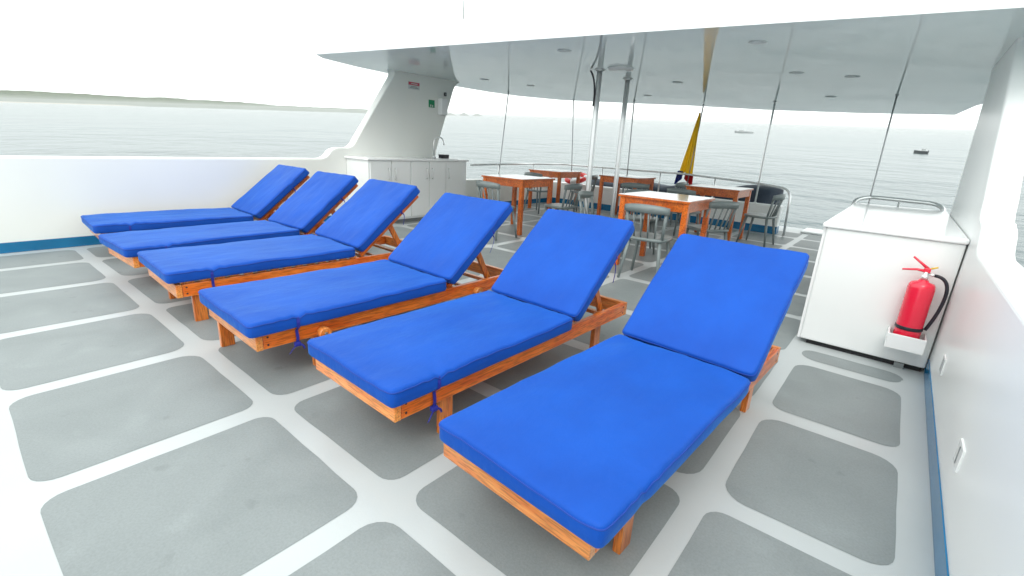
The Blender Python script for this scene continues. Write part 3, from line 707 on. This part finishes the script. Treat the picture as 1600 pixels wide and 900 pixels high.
def lounger(cx, fy, yaw, ang, sx_, sy_, label, seed, cleat=False, slats_out=False, cdx=0.0, ties=(1,), leg_y=(.33, .33)):
    global slat_me
    root = empty('sun_lounger', (cx, fy, 0), yaw); root.scale = (sx_, sy_, 1); tag(root, label, 'sun lounger', 'sun loungers in a row')
    W, L = .66, 1.93; z0, z1 = .197, .283; h = W / 2; WC = .70; f0 = .03
    for s in (-1, 1):
        x = s * (h - .016); box('side_rail', (x - .016, f0 + .034, z0), (x + .016, L - .034, z1), M['wood_y'], root, bev=.004)
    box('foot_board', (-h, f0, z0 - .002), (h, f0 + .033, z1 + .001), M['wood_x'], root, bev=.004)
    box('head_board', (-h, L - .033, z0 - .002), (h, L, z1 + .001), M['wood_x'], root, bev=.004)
    for s in (-1, 1):
        for y in (leg_y[0 if s < 0 else 1], 1.62):
            x = s * (h - .048)
            bm = bmesh.new(); add_box(bm, (x - .0155, y - .036, 0), (x + .0155, y + .036, z1 - .012), bev=.004)
            link('leg', bm_mesh('leg', bm), M['wood_z'], root)
    for y in (f0 + .055, L - .055):
        for z in (z0 + .022, z1 - .022):
            c = bmesh.new(); add_lathe(c, [(.0055, -.002), (.0055, .0015)], 8); me = bm_mesh('screw', c); me.transform(Matrix.Translation((h, y, z)) @ Matrix.Rotation(R(90), 4, 'Y')); link('screw', me, M['black'], root)
    if slat_me is None:
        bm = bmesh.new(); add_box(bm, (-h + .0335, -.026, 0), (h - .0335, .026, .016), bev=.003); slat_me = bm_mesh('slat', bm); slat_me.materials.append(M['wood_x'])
    for i in range(14):
        o = link('slat', slat_me, None, root); o.location = (0, .105 + i * .084, (z1 + .001) if slats_out else z1 - .017); o.scale = ((h - .006) / (h - .0335) if slats_out else 1, 1, 1)
    if cleat:
        for y in (.36, 1.50):
            c = bmesh.new(); add_lathe(c, [(.030, -.022), (.033, -.018), (.033, .018), (.030, .022)], 16)
            me = bm_mesh('cleat', c); me.transform(Matrix.Translation((h + .022, y, z0 + .02)) @ Matrix.Rotation(R(90), 4, 'Y'))
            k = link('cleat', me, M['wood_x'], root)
            c = bmesh.new(); add_lathe(c, [(.009, 0), (.009, .006)], 8); me = bm_mesh('bolt', c); me.transform(Matrix.Translation((h + .0435, y, z0 + .02)) @ Matrix.Rotation(R(90), 4, 'Y'))
            link('bolt', me, M['dark_steel'], k)
    # seat cushion
    hy = 1.245; zc = z1 + (.018 if slats_out else .003); T = .078
    me, rim = cushion_mesh('seat_cushion', WC, hy - .026, T, [(1, .235)], seed)
    sc_ = link('seat_cushion', me, M['fabric'], root, smooth=True); sc_.location = (cdx, -.012, zc)
    bm = bmesh.new(); add_tube(bm, [p_ + Vector((0, 0, .001)) for p_ in rim + rim[:1]], .0032, 6, caps=False); link('piping', bm_mesh('piping', bm), M['piping'], sc_)
    # backrest: frame, slats, cushion, all turned about the hinge
    H = empty('backrest', (0, hy + .005, zc - .012)); H.parent = root; H.rotation_euler = (ang, 0, 0)
    BL = .755
    for s in (-1, 1): box('back_rail', (s * (h - .052) - .014, .02, -.035), (s * (h - .052) + .014, BL + .005, .0), M['wood_y'], H, bev=.004)
    for i in range(8):
        o = link('back_slat', slat_me, None, H); o.location = (0, .06 + i * .088, .001); o.scale = (.93, 1, 1)
    me, rim = cushion_mesh('back_cushion', WC, BL - .002, T, [(1, .52)], seed + 11.3)
    bc = link('back_cushion', me, M['fabric'], H, smooth=True); bc.location = (cdx, .034, .0185)
    bm = bmesh.new(); add_tube(bm, [bc.location + p_ + Vector((0, 0, .001)) for p_ in rim + rim[:1]], .0032, 6, caps=False); link('back_piping', bm_mesh('piping', bm), M['piping'], H)
    # prop strut between backrest and side rails, and its cross bar
    ca, sa = math.cos(ang), math.sin(ang); pv = Vector((0, hy + .005 + ca * .42, zc - .012 + sa * .42 - .03))
    for s in (-1, 1):
        a = pv + Vector((s * (h - .082), 0, 0)); b = Vector((s * (h - .082), hy + .005 + ca * .42 + .14, z0 + .05)); d = b - a
        mt = Matrix.Translation((a + b) / 2) @ d.to_track_quat('Z', 'Y').to_matrix().to_4x4()
        box('prop_strut', (-.011, -.022, -d.length / 2), (.011, .022, d.length / 2), M['wood_z'], root, bev=.004, mat=mt)
    yb = hy + .005 + ca * .42 + .14
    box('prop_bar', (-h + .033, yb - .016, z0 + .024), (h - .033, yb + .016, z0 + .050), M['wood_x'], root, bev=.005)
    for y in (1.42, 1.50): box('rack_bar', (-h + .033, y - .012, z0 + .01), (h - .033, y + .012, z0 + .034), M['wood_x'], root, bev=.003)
    # ties
    for s in (ties):
        xo = s * (h + .004); xc = s * (WC / 2 - .004) + cdx; y = .223
        kn = ribbon('tie_strap', [(xc - s * .03, y, zc + T - .012), (xc - s * .004, y, zc + T - .022), (xc + s * .001, y, zc + .03), (xc - s * .002, y, zc + .005), (xo, y + .002, z1 - .02), (xo + s * .003, y + .004, z0 + .02), (xo, y, z0 - .012)], .015, (0, 1, 0), root)
        rnd = random.Random(int(seed * 100) + s)
        bm = bmesh.new(); add_box(bm, (-.012, -.016, -.012), (.012, .016, .012), Matrix.Translation((xo + s * .004, y, z0 - .012)), bev=.006); link('tie_knot', bm_mesh('tie_knot', bm), M['strap'], root)
        for q in (-1, 1):
            e = Vector((s * rnd.uniform(.005, .035), q * rnd.uniform(.03, .07), -rnd.uniform(.03, .07))); p0 = Vector((xo + s * .004, y, z0 - .014))
            ribbon('tie_end', bez(p0, p0 + Vector((s * .02, q * .02, .01)), p0 + e * .8, 5), .010, (.3, .6, .5), root)
        # on the backrest, in its own turned frame
        yb_ = .524
        ribbon('back_tie', [(xc - s * .03, yb_, .018 + T - .012), (xc - s * .004, yb_, .018 + T - .022), (xc + s * .001, yb_, .03), (s * (h - .03), yb_ + .004, -.02)], .013, (0, 1, 0), H)
        e = Vector((s * rnd.uniform(.0, .04), rnd.uniform(-.12, -.05), -rnd.uniform(.05, .10))); p0 = Vector((xo, yb_, .0))
        ribbon('back_tie_end', bez(p0, p0 + Vector((s * .04, .0, .0)), p0 + e, 6), .008, (.2, .9, .3), H)
    return root
LB = [(-.745, .925, R(-3.2), R(38.5), .94, .98, 'blue cushioned lounger nearest the camera, in front of the white cabinet'),
      (-1.655, .955, R(-1.6), R(41), .96, .995, 'blue cushioned lounger second from the right, its tie dangling from the foot'),
      (-2.69, .860, R(-1.8), R(41), 1.06, 1.05, 'blue cushioned lounger third from the right, round wooden cleats on its side'),
      (-3.85, .850, R(-2.2), R(41), 1.10, 1.09, 'blue cushioned lounger third from the left, slat ends showing below its cushion'),
      (-4.81, .825, R(2), R(42), 1.02, 1.15, 'blue cushioned lounger second from the left'),
      (-5.99, .880, R(-2.6), R(43), 1.07, 1.13, 'blue cushioned lounger farthest left, alongside the left bulwark')]
for i, (cx, fy, yaw, ang, sx_, sy_, lb) in enumerate(LB):
    lounger(cx, fy, yaw, ang, sx_, sy_, lb, 1.7 + i * 3.37, cleat=(i == 2), slats_out=(i == 3), cdx=(.032, .025, .02, .0, .0, .0)[i], ties=(() if i == 0 else (1,)), leg_y=((.33, .33), (.33, .33), (.09, .36), (.15, .15), (.33, .33), (.33, .33))[i])

# ------------------------------------------------------------------ sea haze
bm = bmesh.new(); add_box(bm, (-12000, -12000, -1.2), (12000, 12000, SEA_H + 5.0))
M['haze'] = bpy.data.materials.new('haze'); M['haze'].use_nodes = True; t = M['haze'].node_tree; t.nodes.clear()
pv = t.nodes.new('ShaderNodeVolumePrincipled'); pv.inputs['Color'].default_value = (.95, .98, .975, 1); pv.inputs['Density'].default_value = .00048; pv.inputs['Anisotropy'].default_value = 0.0
ou = t.nodes.new('ShaderNodeOutputMaterial'); t.links.new(pv.outputs[0], ou.inputs['Volume'])
hz = link('haze', bm_mesh('haze', bm), M['haze']); hz.matrix_world = SEA_M; tag(hz, 'pale sea haze', kind='stuff')
